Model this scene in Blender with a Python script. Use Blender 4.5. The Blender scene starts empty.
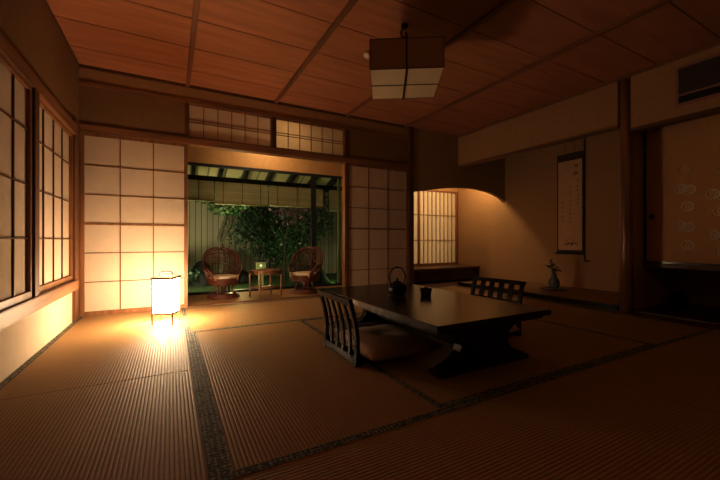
import bpy, bmesh, math, random
from mathutils import Vector, Matrix
random.seed(7)
C = bpy.context.scene.collection
PI = math.pi

# ------------------------------------------------------------ materials
def newmat(name):
    m = bpy.data.materials.new(name); m.use_nodes = True
    nt = m.node_tree
    return m, nt, nt.nodes['Principled BSDF'], nt.nodes['Material Output']

def plain(name, col, rough=.6, metal=0, noise=0.0, nscale=8, bump=0, bscale=60, spec=.5, stretch=(1, 1, 1)):
    m, nt, b, out = newmat(name)
    b.inputs['Base Color'].default_value = (*col, 1)
    b.inputs['Roughness'].default_value = rough
    b.inputs['Metallic'].default_value = metal
    b.inputs['Specular IOR Level'].default_value = spec
    tc = nt.nodes.new('ShaderNodeTexCoord')
    mp = nt.nodes.new('ShaderNodeMapping'); mp.inputs['Scale'].default_value = stretch
    nt.links.new(tc.outputs['Object'], mp.inputs['Vector'])
    if noise:
        n = nt.nodes.new('ShaderNodeTexNoise'); n.inputs['Scale'].default_value = nscale; n.inputs['Detail'].default_value = 4
        nt.links.new(mp.outputs[0], n.inputs['Vector'])
        r = nt.nodes.new('ShaderNodeValToRGB')
        r.color_ramp.elements[0].position = .3; r.color_ramp.elements[1].position = .7
        r.color_ramp.elements[0].color = (*[c*(1-noise) for c in col], 1)
        r.color_ramp.elements[1].color = (*[min(1, c*(1+noise)) for c in col], 1)
        nt.links.new(n.outputs['Fac'], r.inputs[0]); nt.links.new(r.outputs[0], b.inputs['Base Color'])
    if bump:
        n2 = nt.nodes.new('ShaderNodeTexNoise'); n2.inputs['Scale'].default_value = bscale
        nt.links.new(mp.outputs[0], n2.inputs['Vector'])
        bp = nt.nodes.new('ShaderNodeBump'); bp.inputs['Strength'].default_value = bump; bp.inputs['Distance'].default_value = .004
        nt.links.new(n2.outputs['Fac'], bp.inputs['Height']); nt.links.new(bp.outputs[0], b.inputs['Normal'])
    return m

def wood(name, col, axis, rough=.45, contrast=.35, scale=9, spec=.4):
    """grain stretched along the axis (0 x, 1 y, 2 z)"""
    st = [1, 1, 1]; st[axis] = .06
    return plain(name, col, rough, noise=contrast, nscale=scale*2.2, bump=.08, bscale=90, spec=spec, stretch=tuple(st))

def paper(name, col, trans=.35, fibre=.06):
    m, nt, b, out = newmat(name)
    d = nt.nodes.new('ShaderNodeBsdfDiffuse'); t = nt.nodes.new('ShaderNodeBsdfTranslucent'); mx = nt.nodes.new('ShaderNodeMixShader')
    tc = nt.nodes.new('ShaderNodeTexCoord'); n = nt.nodes.new('ShaderNodeTexNoise'); n.inputs['Scale'].default_value = 14; n.inputs['Detail'].default_value = 6
    nt.links.new(tc.outputs['Object'], n.inputs['Vector'])
    r = nt.nodes.new('ShaderNodeValToRGB')
    r.color_ramp.elements[0].color = (*[c*(1-fibre) for c in col], 1); r.color_ramp.elements[1].color = (*[min(1, c*(1+fibre)) for c in col], 1)
    nt.links.new(n.outputs['Fac'], r.inputs[0])
    nt.links.new(r.outputs[0], d.inputs['Color']); nt.links.new(r.outputs[0], t.inputs['Color'])
    mx.inputs[0].default_value = trans
    nt.links.new(d.outputs[0], mx.inputs[1]); nt.links.new(t.outputs[0], mx.inputs[2]); nt.links.new(mx.outputs[0], out.inputs['Surface'])
    return m

def emit(name, col, s):
    m, nt, b, out = newmat(name)
    e = nt.nodes.new('ShaderNodeEmission'); e.inputs[0].default_value = (*col, 1); e.inputs[1].default_value = s
    nt.links.new(e.outputs[0], out.inputs['Surface'])
    return m

def tatami(name, axis, col):
    """ribs run along axis (0 = x, 1 = y)"""
    m, nt, b, out = newmat(name)
    L = nt.links.new; N = nt.nodes.new
    tc = N('ShaderNodeTexCoord'); sp = N('ShaderNodeSeparateXYZ'); L(tc.outputs['Object'], sp.inputs[0])
    across = sp.outputs['Y' if axis == 0 else 'X']; along = sp.outputs['X' if axis == 0 else 'Y']
    def math_(op, a, v2=None, link2=None):
        n = N('ShaderNodeMath'); n.operation = op; L(a, n.inputs[0])
        if v2 is not None: n.inputs[1].default_value = v2
        if link2 is not None: L(link2, n.inputs[1])
        return n.outputs[0]
    ph = math_('MULTIPLY', across, 2*PI/.0185)
    s = math_('SINE', ph)
    ab = math_('ABSOLUTE', math_('SINE', math_('MULTIPLY', across, PI/.0150)))   # rounded ribs with sharp grooves
    pw = math_('POWER', ab, .6)
    n = N('ShaderNodeTexNoise'); n.inputs['Scale'].default_value = 1; n.inputs['Detail'].default_value = 5
    mp = N('ShaderNodeMapping'); mp.inputs['Scale'].default_value = (4, 130, 1) if axis == 1 else (130, 4, 1)
    L(tc.outputs['Object'], mp.inputs[0]); L(mp.outputs[0], n.inputs['Vector'])
    r = N('ShaderNodeValToRGB'); r.color_ramp.elements[0].color = (*[c*.75 for c in col], 1); r.color_ramp.elements[1].color = (*[c*1.2 for c in col], 1)
    L(n.outputs['Fac'], r.inputs[0])
    mx = N('ShaderNodeMix'); mx.data_type = 'RGBA'; mx.blend_type = 'MULTIPLY'; mx.inputs[0].default_value = .75
    L(r.outputs[0], mx.inputs[6])
    gr = N('ShaderNodeValToRGB'); gr.color_ramp.elements[0].color = (.58, .52, .46, 1); gr.color_ramp.elements[1].color = (1, 1, 1, 1); gr.color_ramp.elements[1].position = .75
    L(pw, gr.inputs[0]); L(gr.outputs[0], mx.inputs[7])
    L(mx.outputs[2], b.inputs['Base Color'])
    bp = N('ShaderNodeBump'); bp.inputs['Strength'].default_value = 1; bp.inputs['Distance'].default_value = .0016
    L(pw, bp.inputs['Height'])
    L(bp.outputs[0], b.inputs['Normal'])
    b.inputs['Roughness'].default_value = .55; b.inputs['Specular IOR Level'].default_value = .12
    return m

def heri(name, axis):
    """cloth edging with a small repeated woven motif running along axis"""
    m, nt, b, out = newmat(name); L = nt.links.new; N = nt.nodes.new
    tc = N('ShaderNodeTexCoord'); mp = N('ShaderNodeMapping')
    mp.inputs['Rotation'].default_value = (0, 0, PI/4)
    L(tc.outputs['Object'], mp.inputs[0])
    ck = N('ShaderNodeTexChecker'); ck.inputs['Scale'].default_value = 80
    ck.inputs['Color1'].default_value = (.05, .05, .04, 1); ck.inputs['Color2'].default_value = (.32, .29, .21, 1)
    L(mp.outputs[0], ck.inputs['Vector'])
    w = N('ShaderNodeTexVoronoi'); w.inputs['Scale'].default_value = 70; L(tc.outputs['Object'], w.inputs['Vector'])
    mx = N('ShaderNodeMix'); mx.data_type = 'RGBA'; mx.inputs[7].default_value = (.04, .045, .035, 1)
    r = N('ShaderNodeMath'); r.operation = 'GREATER_THAN'; r.inputs[1].default_value = .62; L(w.outputs['Distance'], r.inputs[0])
    L(r.outputs[0], mx.inputs[0]); L(ck.outputs[0], mx.inputs[6]); L(mx.outputs[2], b.inputs['Base Color'])
    b.inputs['Roughness'].default_value = .8
    return m

def boards(name, col, dark, axis, pitch, rough=.7):
    """vertical or horizontal boards: a dark joint each pitch along the axis"""
    m, nt, b, out = newmat(name); L = nt.links.new; N = nt.nodes.new
    tc = N('ShaderNodeTexCoord'); sp = N('ShaderNodeSeparateXYZ'); L(tc.outputs['Object'], sp.inputs[0])
    d = N('ShaderNodeMath'); d.operation = 'DIVIDE'; d.inputs[1].default_value = pitch; L(sp.outputs[axis], d.inputs[0])
    f = N('ShaderNodeMath'); f.operation = 'FRACT'; L(d.outputs[0], f.inputs[0])
    fl = N('ShaderNodeMath'); fl.operation = 'FLOOR'; L(d.outputs[0], fl.inputs[0])
    wn = N('ShaderNodeTexWhiteNoise'); wn.noise_dimensions = '1D'; L(fl.outputs[0], wn.inputs['W'])
    n = N('ShaderNodeTexNoise'); n.inputs['Scale'].default_value = 3; n.inputs['Detail'].default_value = 6; L(tc.outputs['Object'], n.inputs['Vector'])
    r = N('ShaderNodeValToRGB'); r.color_ramp.elements[0].color = (*[c*.6 for c in col], 1); r.color_ramp.elements[1].color = (*col, 1)
    ad = N('ShaderNodeMath'); ad.operation = 'MULTIPLY'; L(wn.outputs[0], ad.inputs[0]); ad.inputs[1].default_value = .6
    a2 = N('ShaderNodeMath'); a2.operation = 'ADD'; L(ad.outputs[0], a2.inputs[0])
    m3 = N('ShaderNodeMath'); m3.operation = 'MULTIPLY'; m3.inputs[1].default_value = .8; L(n.outputs['Fac'], m3.inputs[0]); L(m3.outputs[0], a2.inputs[1])
    L(a2.outputs[0], r.inputs[0])
    g = N('ShaderNodeMath'); g.operation = 'LESS_THAN'; g.inputs[1].default_value = .09; L(f.outputs[0], g.inputs[0])
    mx = N('ShaderNodeMix'); mx.data_type = 'RGBA'; L(g.outputs[0], mx.inputs[0]); L(r.outputs[0], mx.inputs[6]); mx.inputs[7].default_value = (*dark, 1)
    L(mx.outputs[2], b.inputs['Base Color']); b.inputs['Roughness'].default_value = rough
    return m

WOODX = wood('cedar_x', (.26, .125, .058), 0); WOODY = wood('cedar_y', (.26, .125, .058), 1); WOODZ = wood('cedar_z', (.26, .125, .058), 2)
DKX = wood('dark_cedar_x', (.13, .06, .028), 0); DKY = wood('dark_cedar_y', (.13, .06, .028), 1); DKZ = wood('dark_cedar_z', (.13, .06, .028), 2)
POSTW = wood('post_wood', (.17, .075, .035), 2)
LATT = wood('lattice_wood', (.26, .13, .055), 2)
CEIL = plain('ceiling_cedar_boards', (.46, .205, .11), .55, noise=.13, nscale=4, stretch=(.5, 4, 1), bump=.03, spec=.2)
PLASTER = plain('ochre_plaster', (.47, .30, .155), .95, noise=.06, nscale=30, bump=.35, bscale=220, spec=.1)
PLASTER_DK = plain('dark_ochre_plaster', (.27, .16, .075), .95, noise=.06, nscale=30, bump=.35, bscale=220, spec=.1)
WHITEWALL = plain('pale_wainscot_paper', (.60, .50, .38), .9, noise=.03, nscale=20)
PAPER = paper('shoji_paper', (.76, .65, .53), .3)
PAPER2 = paper('lamp_shade_paper', (.78, .68, .52), .3, .03)
ALCOVE_PAPER = paper('alcove_shoji_paper', (.80, .72, .58), .5)
FUSUMA = plain('fusuma_paper', (.66, .38, .16), .7, noise=.05, nscale=20)
GOLD = plain('gold_print', (1, .95, .8), .6)
LACQ = plain('black_lacquer', (.012, .010, .009), .16, spec=.5, noise=.1, nscale=30)
LACQTOP = plain('dark_lacquer_top', (.030, .019, .012), .22, spec=.45, noise=.25, nscale=14, stretch=(1, .1, 1))
BLACKM = plain('black_matte', (.012, .012, .012), .55, bump=.3, bscale=150)
IRON = plain('cast_iron', (.018, .017, .017), .45, metal=.4, bump=.5, bscale=160)
CERAM = plain('dark_glaze', (.03, .025, .022), .25)
CUSH = plain('cushion_cloth', (.50, .37, .26), .95, noise=.1, nscale=40, bump=.4, bscale=30)
CUSH2 = plain('pale_cushion_cloth', (.60, .50, .38), .95, noise=.15, nscale=40, bump=.3, bscale=80)
RATTAN = plain('rattan', (.14, .045, .022), .4, noise=.35, nscale=60, bump=.4, bscale=200, spec=.5)
RATTAN_L = plain('light_rattan_binding', (.50, .34, .18), .5, noise=.2, nscale=60)
BAMBOO = plain('aged_bamboo', (.30, .15, .07), .4, noise=.3, nscale=20)
GBAMBOO = plain('green_bamboo', (.38, .40, .12), .4, noise=.2, nscale=12)
LEAF = plain('dark_leaf', (.07, .14, .06), .4, noise=.5, nscale=9)
LEAF2 = plain('mid_leaf', (.13, .24, .09), .4, noise=.5, nscale=9)
LEAF3 = plain('reddish_leaf', (.34, .17, .20), .5, noise=.5, nscale=9)
BARK = plain('bark', (.09, .075, .05), .9, noise=.4, nscale=20, bump=.8, bscale=40)
GRASS = plain('garden_moss', (.20, .30, .11), .95, noise=.45, nscale=16, bump=.8, bscale=50)
STONE = plain('dark_stone', (.03, .032, .03), .8, noise=.4, nscale=8, bump=.8, bscale=20)
FENCE = boards('fence_boards', (.62, .54, .36), (.03, .03, .015), 0, .115)
SOFFIT = boards('soffit_boards', (.62, .52, .27), (.22, .2, .1), 0, .28)
SUDARE = boards('bamboo_blind', (.75, .62, .38), (.10, .09, .04), 2, .012)
LAMPEM = emit('lantern_glow', (1, .76, .49), 48)
GLOW = emit('garden_lamp_glow', (.85, .9, .5), .8)
TAT = [tatami('rush_matting_x', 0, (.42, .265, .125)), tatami('rush_matting_y', 1, (.42, .265, .125))]
HERI = [heri('mat_edging_x', 0), heri('mat_edging_y', 1)]
INK = plain('ink', (.03, .025, .02), .8)
SCROLLP = plain('scroll_paper', (.68, .46, .30), .9, noise=.05, nscale=10)
BROCADE = plain('scroll_brocade', (.07, .035, .02), .7, noise=.5, nscale=90)
PORC = plain('blue_white_porcelain', (.12, .13, .15), .2, noise=.9, nscale=26)
GRILLE = plain('vent_metal', (.36, .19, .16), .5)
FLOWER = plain('white_petal', (.5, .42, .36), .7)
DKLEAF = plain('dark_bluish_leaf', (.02, .03, .035), .5)
SEAM = plain('seam_shadow_rush', (.10, .06, .03), .9)
WHITEPL = plain('off_white_plastic', (.6, .5, .38), .5)

def glassmat():
    m, nt, b, out = newmat('window_glass')
    t = nt.nodes.new('ShaderNodeBsdfTransparent'); g = nt.nodes.new('ShaderNodeBsdfGlossy'); g.inputs['Roughness'].default_value = .02
    fr = nt.nodes.new('ShaderNodeFresnel'); mx = nt.nodes.new('ShaderNodeMixShader'); fr.inputs[0].default_value = 1.25
    t.inputs[0].default_value = (.93, .96, .93, 1)
    nt.links.new(fr.outputs[0], mx.inputs[0]); nt.links.new(t.outputs[0], mx.inputs[1]); nt.links.new(g.outputs[0], mx.inputs[2]); nt.links.new(mx.outputs[0], out.inputs['Surface'])
    return m
GLASS = glassmat()

# ------------------------------------------------------------ mesh builder
class MB:
    def __init__(s): s.bm = bmesh.new()
    def box(s, x0, x1, y0, y1, z0, z1, bev=0):
        bm = s.bm
        vs = [bm.verts.new((x, y, z)) for x in (x0, x1) for y in (y0, y1) for z in (z0, z1)]
        fs = [(0, 1, 3, 2), (4, 6, 7, 5), (0, 4, 5, 1), (2, 3, 7, 6), (0, 2, 6, 4), (1, 5, 7, 3)]
        faces = [bm.faces.new([vs[i] for i in f]) for f in fs]
        if bev:
            es = list({e for f in faces for e in f.edges})
            bmesh.ops.bevel(bm, geom=es, offset=bev, segments=2, affect='EDGES')
        return s
    def obox(s, c, size, M, bev=0):
        n = len(s.bm.verts); s.bm.verts.ensure_lookup_table()
        a, b, d = size[0]/2, size[1]/2, size[2]/2
        s.box(-a, a, -b, b, -d, d, bev)
        s.bm.verts.ensure_lookup_table()
        for v in s.bm.verts[n:]: v.co = M @ v.co + Vector(c)
        return s
    def prism(s, pts, axis, a, b):
        """polygon pts (u,v) extruded along axis from a to b"""
        bm = s.bm
        def mk(u, v, w):
            return {0: (w, u, v), 1: (u, w, v), 2: (u, v, w)}[axis]
        A = [bm.verts.new(mk(u, v, a)) for u, v in pts]; B = [bm.verts.new(mk(u, v, b)) for u, v in pts]
        n = len(pts)
        bm.faces.new(A); bm.faces.new(B[::-1])
        for i in range(n): bm.faces.new((A[i], B[i], B[(i+1) % n], A[(i+1) % n]))
        return s
    def tube(s, pts, r, n=8, closed=False, cap=True):
        bm = s.bm; pts = [Vector(p) for p in pts]; m = len(pts); rings = []
        prev = None
        for i, p in enumerate(pts):
            if closed: t = pts[(i+1) % m]-pts[i-1]
            else: t = pts[min(i+1, m-1)]-pts[max(i-1, 0)]
            t.normalize()
            if prev is None:
                u = t.cross(Vector((0, 0, 1)))
                if u.length < .01: u = t.cross(Vector((1, 0, 0)))
            else: u = prev-t*prev.dot(t)
            u.normalize(); prev = u; w = t.cross(u)
            rr = r[i] if isinstance(r, (list, tuple)) else r
            rings.append([bm.verts.new(p+(u*math.cos(2*PI*k/n)+w*math.sin(2*PI*k/n))*rr) for k in range(n)])
        for i in range(m if closed else m-1):
            a, b = rings[i], rings[(i+1) % m]
            for k in range(n): bm.faces.new((a[k], a[(k+1) % n], b[(k+1) % n], b[k]))
        if cap and not closed: bm.faces.new(rings[0][::-1]); bm.faces.new(rings[-1])
        return s
    def lathe(s, prof, n=24, c=(0, 0, 0), sx=1, sy=1):
        bm = s.bm; rings = []
        for r, z in prof:
            if r < 1e-5: rings.append([bm.verts.new((c[0], c[1], c[2]+z))])
            else: rings.append([bm.verts.new((c[0]+sx*r*math.cos(2*PI*k/n), c[1]+sy*r*math.sin(2*PI*k/n), c[2]+z)) for k in range(n)])
        for a, b in zip(rings, rings[1:]):
            for k in range(n):
                k2 = (k+1) % n
                if len(a) == 1 and len(b) == 1: continue
                if len(a) == 1: bm.faces.new((a[0], b[k2], b[k]))
                elif len(b) == 1: bm.faces.new((a[k], a[k2], b[0]))
                else: bm.faces.new((a[k], a[k2], b[k2], b[k]))
        return s
    def quad(s, *p):
        s.bm.faces.new([s.bm.verts.new(q) for q in p]); return s
    def build(s, name, mat, parent=None, smooth=False):
        me = bpy.data.meshes.new(name); bmesh.ops.recalc_face_normals(s.bm, faces=s.bm.faces[:]) ; s.bm.to_mesh(me); s.bm.free()
        me.materials.append(mat)
        if smooth:
            for p in me.polygons: p.use_smooth = True
        o = bpy.data.objects.new(name, me); C.objects.link(o)
        if parent: o.parent = parent
        return o

def thing(name, label, cat, loc=(0, 0, 0), rz=0, group=None):
    o = bpy.data.objects.new(name, None); C.objects.link(o); o.location = loc; o.rotation_euler = (0, 0, rz)
    o.empty_display_size = .1
    o['label'] = label; o['category'] = cat
    if group: o['group'] = group
    return o
def tag(o, label, cat, group=None, kind=None):
    o['label'] = label; o['category'] = cat
    if group: o['group'] = group
    if kind: o['kind'] = kind
    return o
def struct(o): o['kind'] = 'structure'; return o
def slabel(o, l, c):
    o['kind'] = 'structure'; o['label'] = l; o['category'] = c; return o

# ------------------------------------------------------------ room dimensions (m)
XL, YB, XR = -.776, 4.233, 4.115
ZC = 2.43
XT = 5.23          # alcove back wall
YP0, YP1 = 1.81, 1.93   # alcove post
YF = -1.6           # wall behind the viewer
YE = 5.22           # engawa glass line
S1, S3, S5, Y4, YM, Y3 = .14, 1.07, 2.98, 1.176, 2.13, 3.09

# floor
slabel(MB().box(XL, XR+1.3, YF, YB+1.4, -.12, -.03).build('floor', wood('floor_board', (.14, .07, .03), 0)), 'dark timber sub-floor carrying the straw mats and the engawa', 'floor')

# ceiling with joints
cb = MB(); y = YB+.082; k = 0
while y > YF:
    y0 = max(y-.455, YF)
    cb.box(XL, XR, y0+.009, y, ZC, ZC+.03)
    y = y0; k += 1
cl = slabel(cb.build('ceiling', CEIL), 'reddish cedar board ceiling of wide planks under long battens', 'ceiling')
MB().box(XL, XR, YF, YB, ZC+.03, ZC+.06).build('ceiling_backing', BLACKM, cl)
for x in (.163, 1.127, 2.09, 3.055):
    slabel(MB().box(x-.02, x+.02, YF, YB, ZC-.028, ZC+.003, .003).build('trim_batten', wood('batten_wood', (.24, .10, .045), 1)),
           ['slim cedar ceiling batten nearest the left wall', 'slim cedar ceiling batten between the left wall and the hanging lamp', 'slim cedar ceiling batten just right of the hanging lamp', 'slim cedar ceiling batten nearest the alcove'][[.163, 1.127, 2.09, 3.055].index(x)], 'batten')

# ---- left wall
W = .10
w = MB()
w.box(XL-W, XL, YF, YB+.1, 1.77, ZC+.06)      # plaster above the lintel
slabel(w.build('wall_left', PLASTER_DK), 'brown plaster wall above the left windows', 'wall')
slabel(MB().box(XL-W, XL, YF, YB, -.03, .30).build('wall_left_lower', WHITEWALL), 'pale wainscot wall under the left windows', 'wall')
slabel(MB().box(XL-W, XL+.035, YF, 3.98, 1.685, 1.775, .004).build('trim_1', WOODY), 'cedar lintel rail over the left windows', 'lintel')
slabel(MB().box(XL-W, XL+.05, YF, 3.98, .30, .385, .004).build('trim_2', WOODY), 'cedar window sill rail along the left wall', 'sill')
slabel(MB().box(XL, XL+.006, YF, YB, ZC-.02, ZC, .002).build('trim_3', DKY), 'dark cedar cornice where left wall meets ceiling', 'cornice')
slabel(MB().box(XL-W, XL+.02, 3.98, 4.10, 0, 1.845, .004).build('trim_4', POSTW), 'square cedar post at the left end of the back wall', 'post')
slabel(MB().box(XL-W, XL+.005, 4.10, YB, 0, 1.845).build('trim_5', POSTW), 'cedar corner board beside the large shoji', 'post')
slabel(MB().box(XL-W-.1, XL-W, YF, YB, -.03, ZC+.06).build('wall_outside_left', BLACKM), 'dark outer boarding beyond left windows', 'wall')

def left_window(nm, y0, y1, ncol, xin, first_off, label):
    z0, z1 = .385, 1.69
    fr = MB()
    x0, x1 = xin-.03, xin
    fr.box(x0, x1, y0, y0+.03, z0, z1); fr.box(x0, x1, y1-.03, y1, z0, z1)
    fr.box(x0, x1, y0+.03, y1-.03, z0, z0+.04); fr.box(x0, x1, y0+.03, y1-.03, z1-.03, z1)
    o = fr.build(nm, WOODZ); slabel(o, label, 'window')
    lt = MB()
    for i in range(1, ncol):
        yy = y0+.03+(y1-y0-.06)*i/ncol
        lt.box(x1-.02, x1-.012, yy-.005, yy+.005, z0+.04, z1-.03)
    for zz in (1.41, 1.078, .749):
        lt.box(x1-.018, x1-.010, y0+.03, y1-.03, zz-.004, zz+.004)
    lt.build('lattice', DKZ, o)
    MB().box(x1-.024, x1-.021, y0+.03, y1-.03, z0+.04, z1-.03).build('paper_panel', PAPER, o)
left_window('window_1', 2.955, 3.98, 4, XL+.003, 0, 'papered lattice window on left wall nearest the corner')
left_window('window_2', 1.96, 2.87, 4, XL+.022, 0, 'papered lattice window on left wall before the dark mullion')
left_window('window_3', 1.08, 1.96, 4, XL+.022, 0, 'papered lattice window on left wall closest to viewer')
slabel(MB().box(XL-.05, XL+.035, 2.87, 2.955, .385, 1.69, .003).build('trim_6', DKZ), 'dark upright mullion between the left windows', 'mullion')
slabel(MB().box(XL-.07, XL-.03, YF, 1.08, .385, 1.69).build('wall_left_near', PLASTER), 'plaster wall left of the viewer', 'wall')

# ---- back wall
def bz(nm, x0, x1, z0, z1, m, t0=.0, t1=.1, lab='', cat='wall', bev=0):
    return slabel(MB().box(x0, x1, YB+t0, YB+t1, z0, z1, bev).build(nm, m), lab, cat)
PX0, PX1 = 3.12, 3.205      # pillar
XO0, XO1 = .163, 2.095       # opening (engawa) between the shoji
bz('wall_back', XL, PX0, 2.26, ZC+.06, PLASTER, .01, .1, 'narrow brown plaster strip of back wall under the ceiling')
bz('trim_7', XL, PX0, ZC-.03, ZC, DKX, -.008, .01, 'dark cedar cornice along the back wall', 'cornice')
bz('trim_8', XL, PX0, 2.235, 2.27, WOODX, -.002, .09, 'dark cedar picture rail on the back wall', 'rail')
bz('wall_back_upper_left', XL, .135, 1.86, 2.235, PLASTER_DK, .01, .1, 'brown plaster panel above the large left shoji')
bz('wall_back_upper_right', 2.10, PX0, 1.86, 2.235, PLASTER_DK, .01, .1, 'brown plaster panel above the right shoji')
bz('trim_9', XL, PX0, 1.785, 1.86, WOODX, -.006, .1, 'cedar lintel rail across the back wall above the shoji', 'lintel', .003)
bz('trim_10', .133, .163, 1.86, 2.235, DKZ, 0, .08, 'dark upright left of the transom', 'post')
bz('trim_11', 1.08, 1.127, 1.86, 2.235, DKZ, 0, .08, 'dark upright between the two transom windows', 'post')
bz('trim_12', 2.064, 2.11, 1.86, 2.235, DKZ, 0, .08, 'dark upright right of the transom', 'post')
bz('trim_13', PX0, PX1, 0, ZC, DKZ, -.02, .08, 'dark square cedar pillar between shoji and arched alcove', 'pillar', .006)

def screen(nm, x0, x1, z0, z1, cols, rows, y0, label, cat='shoji', mat=PAPER, rail=.03, thick=None, st=.03, lat=.005, kind='structure', colw=None):
    fr = MB(); y1 = y0+.03
    fr.box(x0, x0+st, y0, y1, z0, z1); fr.box(x1-st, x1, y0, y1, z0, z1)
    fr.box(x0+st, x1-st, y0, y1, z0, z0+rail*1.4); fr.box(x0+st, x1-st, y0, y1, z1-rail, z1)
    o = fr.build(nm, WOODZ); slabel(o, label, cat)
    lt = MB()
    for i in range(1, cols):
        x = x0+st+(x1-x0-2*st)*i/cols; lt.box(x-lat, x+lat, y0+.013, y0+.0188, z0+rail*1.4, z1-rail)
    zs = rows if isinstance(rows, (list, tuple)) else [z0+rail*1.4+(z1-z0-rail*2.4)*j/rows for j in range(1, rows)]
    for j, z in enumerate(zs):
        h = lat*2.1 if thick == j else lat*.9
        lt.box(x0+st, x1-st, y0+.012, y0+.0185, z-h, z+h)
    lt.build('lattice', LATT, o)
    MB().box(x0+st, x1-st, y0+.019, y0+.022, z0+rail*1.4, z1-rail).build('paper_panel', mat, o)
    return o
screen('door_1', XL+.005, .163, 0, 1.785, 3, 6, YB+.005, 'large papered shoji screen standing behind the glowing lantern', thick=2, st=.035)
screen('door_2', 2.085, 3.12, 0, 1.785, 3, 6, YB+.005, 'papered shoji screen right of the garden opening', thick=2, st=.035)
zl = [2.035, 2.065]
screen('window_4', .163, 1.08, 1.86, 2.235, 6, zl, YB+.02, 'left transom window of papered lattice', 'transom', rail=.012, st=.012, lat=.004)
screen('window_5', 1.127, 2.064, 1.86, 2.235, 6, zl, YB+.02, 'right transom window of papered lattice, the brighter one', 'transom', mat=ALCOVE_PAPER, rail=.012, st=.012, lat=.004)
bz('trim_14', XL, XO1+1.1, -.03, .002, WOODX, 0, .06, 'cedar threshold track along the back wall', 'threshold')
bz('trim_15', XO1-.035, XO1-.005, 0, 1.775, WOODZ, -.005, .08, 'slim cedar jamb right of the garden opening', 'jamb')

# ---- engawa (sun-room) behind the opening
EX0, EX1 = -.25, 2.62
slabel(MB().box(EX0-.06, EX0, YB+.1, YE+.05, 0, 2.4).build('wall_engawa_left', PLASTER), 'plaster end wall of the sun-room on the left', 'wall')
slabel(MB().box(EX1, EX1+.06, YB+.1, YE+.05, 0, 2.4).build('wall_engawa_right', PLASTER), 'plaster end wall of the sun-room on the right', 'wall')
slabel(MB().box(EX0, EX1, YB+.1, YE, 2.4, 2.45).build('ceiling_engawa', CEIL), 'low board ceiling of the sun-room', 'ceiling')
slabel(MB().box(EX0, EX1, YE, YE+.06, 1.79, 2.4).build('wall_engawa_lintel', plain('honey_plaster', (.42, .26, .11), .6, noise=.06, nscale=20)), 'honey coloured board wall above the garden glass', 'wall')
slabel(MB().box(EX0, EX1, YB+.06, YE-.05, -.03, .004).build('floor_engawa', tatami('engawa_rush', 0, (.42, .24, .11))), 'woven rush floor of the sun-room', 'floor')
MBs = MB().box(EX0, EX1, YB+.06, YB+.11, .004, .012, .002)
slabel(MBs.build('trim_16', plain('rush_edge', (.16, .07, .03), .8, noise=.5, nscale=90)), 'dark ribbed edge of the sun-room matting', 'edging')
g = MB(); g.box(EX0, EX1, YE, YE+.05, 1.755, 1.79); g.box(EX0, EX1, YE-.05, YE+.05, -.03, .03)
for x, q in ((.14, .018), (1.995, .036), (2.6, .018)): g.box(x-q, x+q, YE, YE+.04, .03, 1.755)
gd = slabel(g.build('door_3', BLACKM), 'black framed sliding glass doors facing the garden', 'glass door')
# remove middle stile look: panes
MB().box(.158, 1.959, YE+.018, YE+.022, .03, 1.755).build('pane', GLASS, gd)
MB().box(2.031, 2.582, YE+.018, YE+.022, .03, 1.755).build('pane', GLASS, gd)

# ---- right wall / alcove
slabel(MB().box(XR-.005, XR+.09, YP1, YB, 1.945, ZC+.06).build('wall_right', PLASTER), 'long brown plaster beam wall above the alcove', 'wall')
slabel(MB().box(XR-.012, XR+.1, YP1, YB, 1.92, 1.95, .003).build('trim_17', WOODY), 'cedar rail under the alcove beam wall', 'rail')
slabel(MB().box(XR-.02, XR, YF, YB, ZC-.03, ZC).build('trim_18', WOODY), 'cedar cornice above the right wall', 'cornice')
# post, slightly rounded
pm = MB(); cx, cy = XR+.045, (YP0+YP1)/2
pm.tube([(cx, cy, z) for z in (0, .6, 1.2, 1.8, ZC)], [.062, .060, .059, .058, .058], 20)
slabel(pm.build('trim_19', wood('polished_post', (.26, .11, .05), 2, rough=.28, spec=.6), smooth=True), 'polished round alcove post of reddish wood', 'pillar')
slabel(MB().box(XR-.005, XR+.09, YF, YP0, 1.87, ZC+.06).build('wall_right_near', PLASTER), 'brown plaster wall holding the air vent', 'wall')
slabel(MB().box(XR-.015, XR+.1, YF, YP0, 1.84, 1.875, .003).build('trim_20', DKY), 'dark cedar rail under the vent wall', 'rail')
slabel(MB().box(XR+.08, XT, YP0+.035, YP0+.085, 0, ZC+.3).build('wall_partition', PLASTER), 'plaster partition between alcove and cupboard', 'wall')
slabel(MB().box(XT, XT+.1, YF, YB+1.3, -.03, ZC+.3).build('wall_alcove', PLASTER), 'ochre plaster back wall of the alcove with the hanging scroll', 'wall')
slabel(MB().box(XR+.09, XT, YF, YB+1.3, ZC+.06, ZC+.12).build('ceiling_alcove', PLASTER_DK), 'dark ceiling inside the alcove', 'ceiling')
slabel(MB().box(XR+.02, XT, YP1-.04, YB+.02, -.03, .045).build('floor_alcove', tatami('alcove_rush', 1, (.34, .20, .09))), 'raised rush-covered alcove floor', 'floor')
slabel(MB().box(XR, XR+.045, YP1, YB+.02, -.03, .052, .004).build('trim_21', LACQ), 'black lacquered sill along the alcove floor', 'sill')
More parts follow.
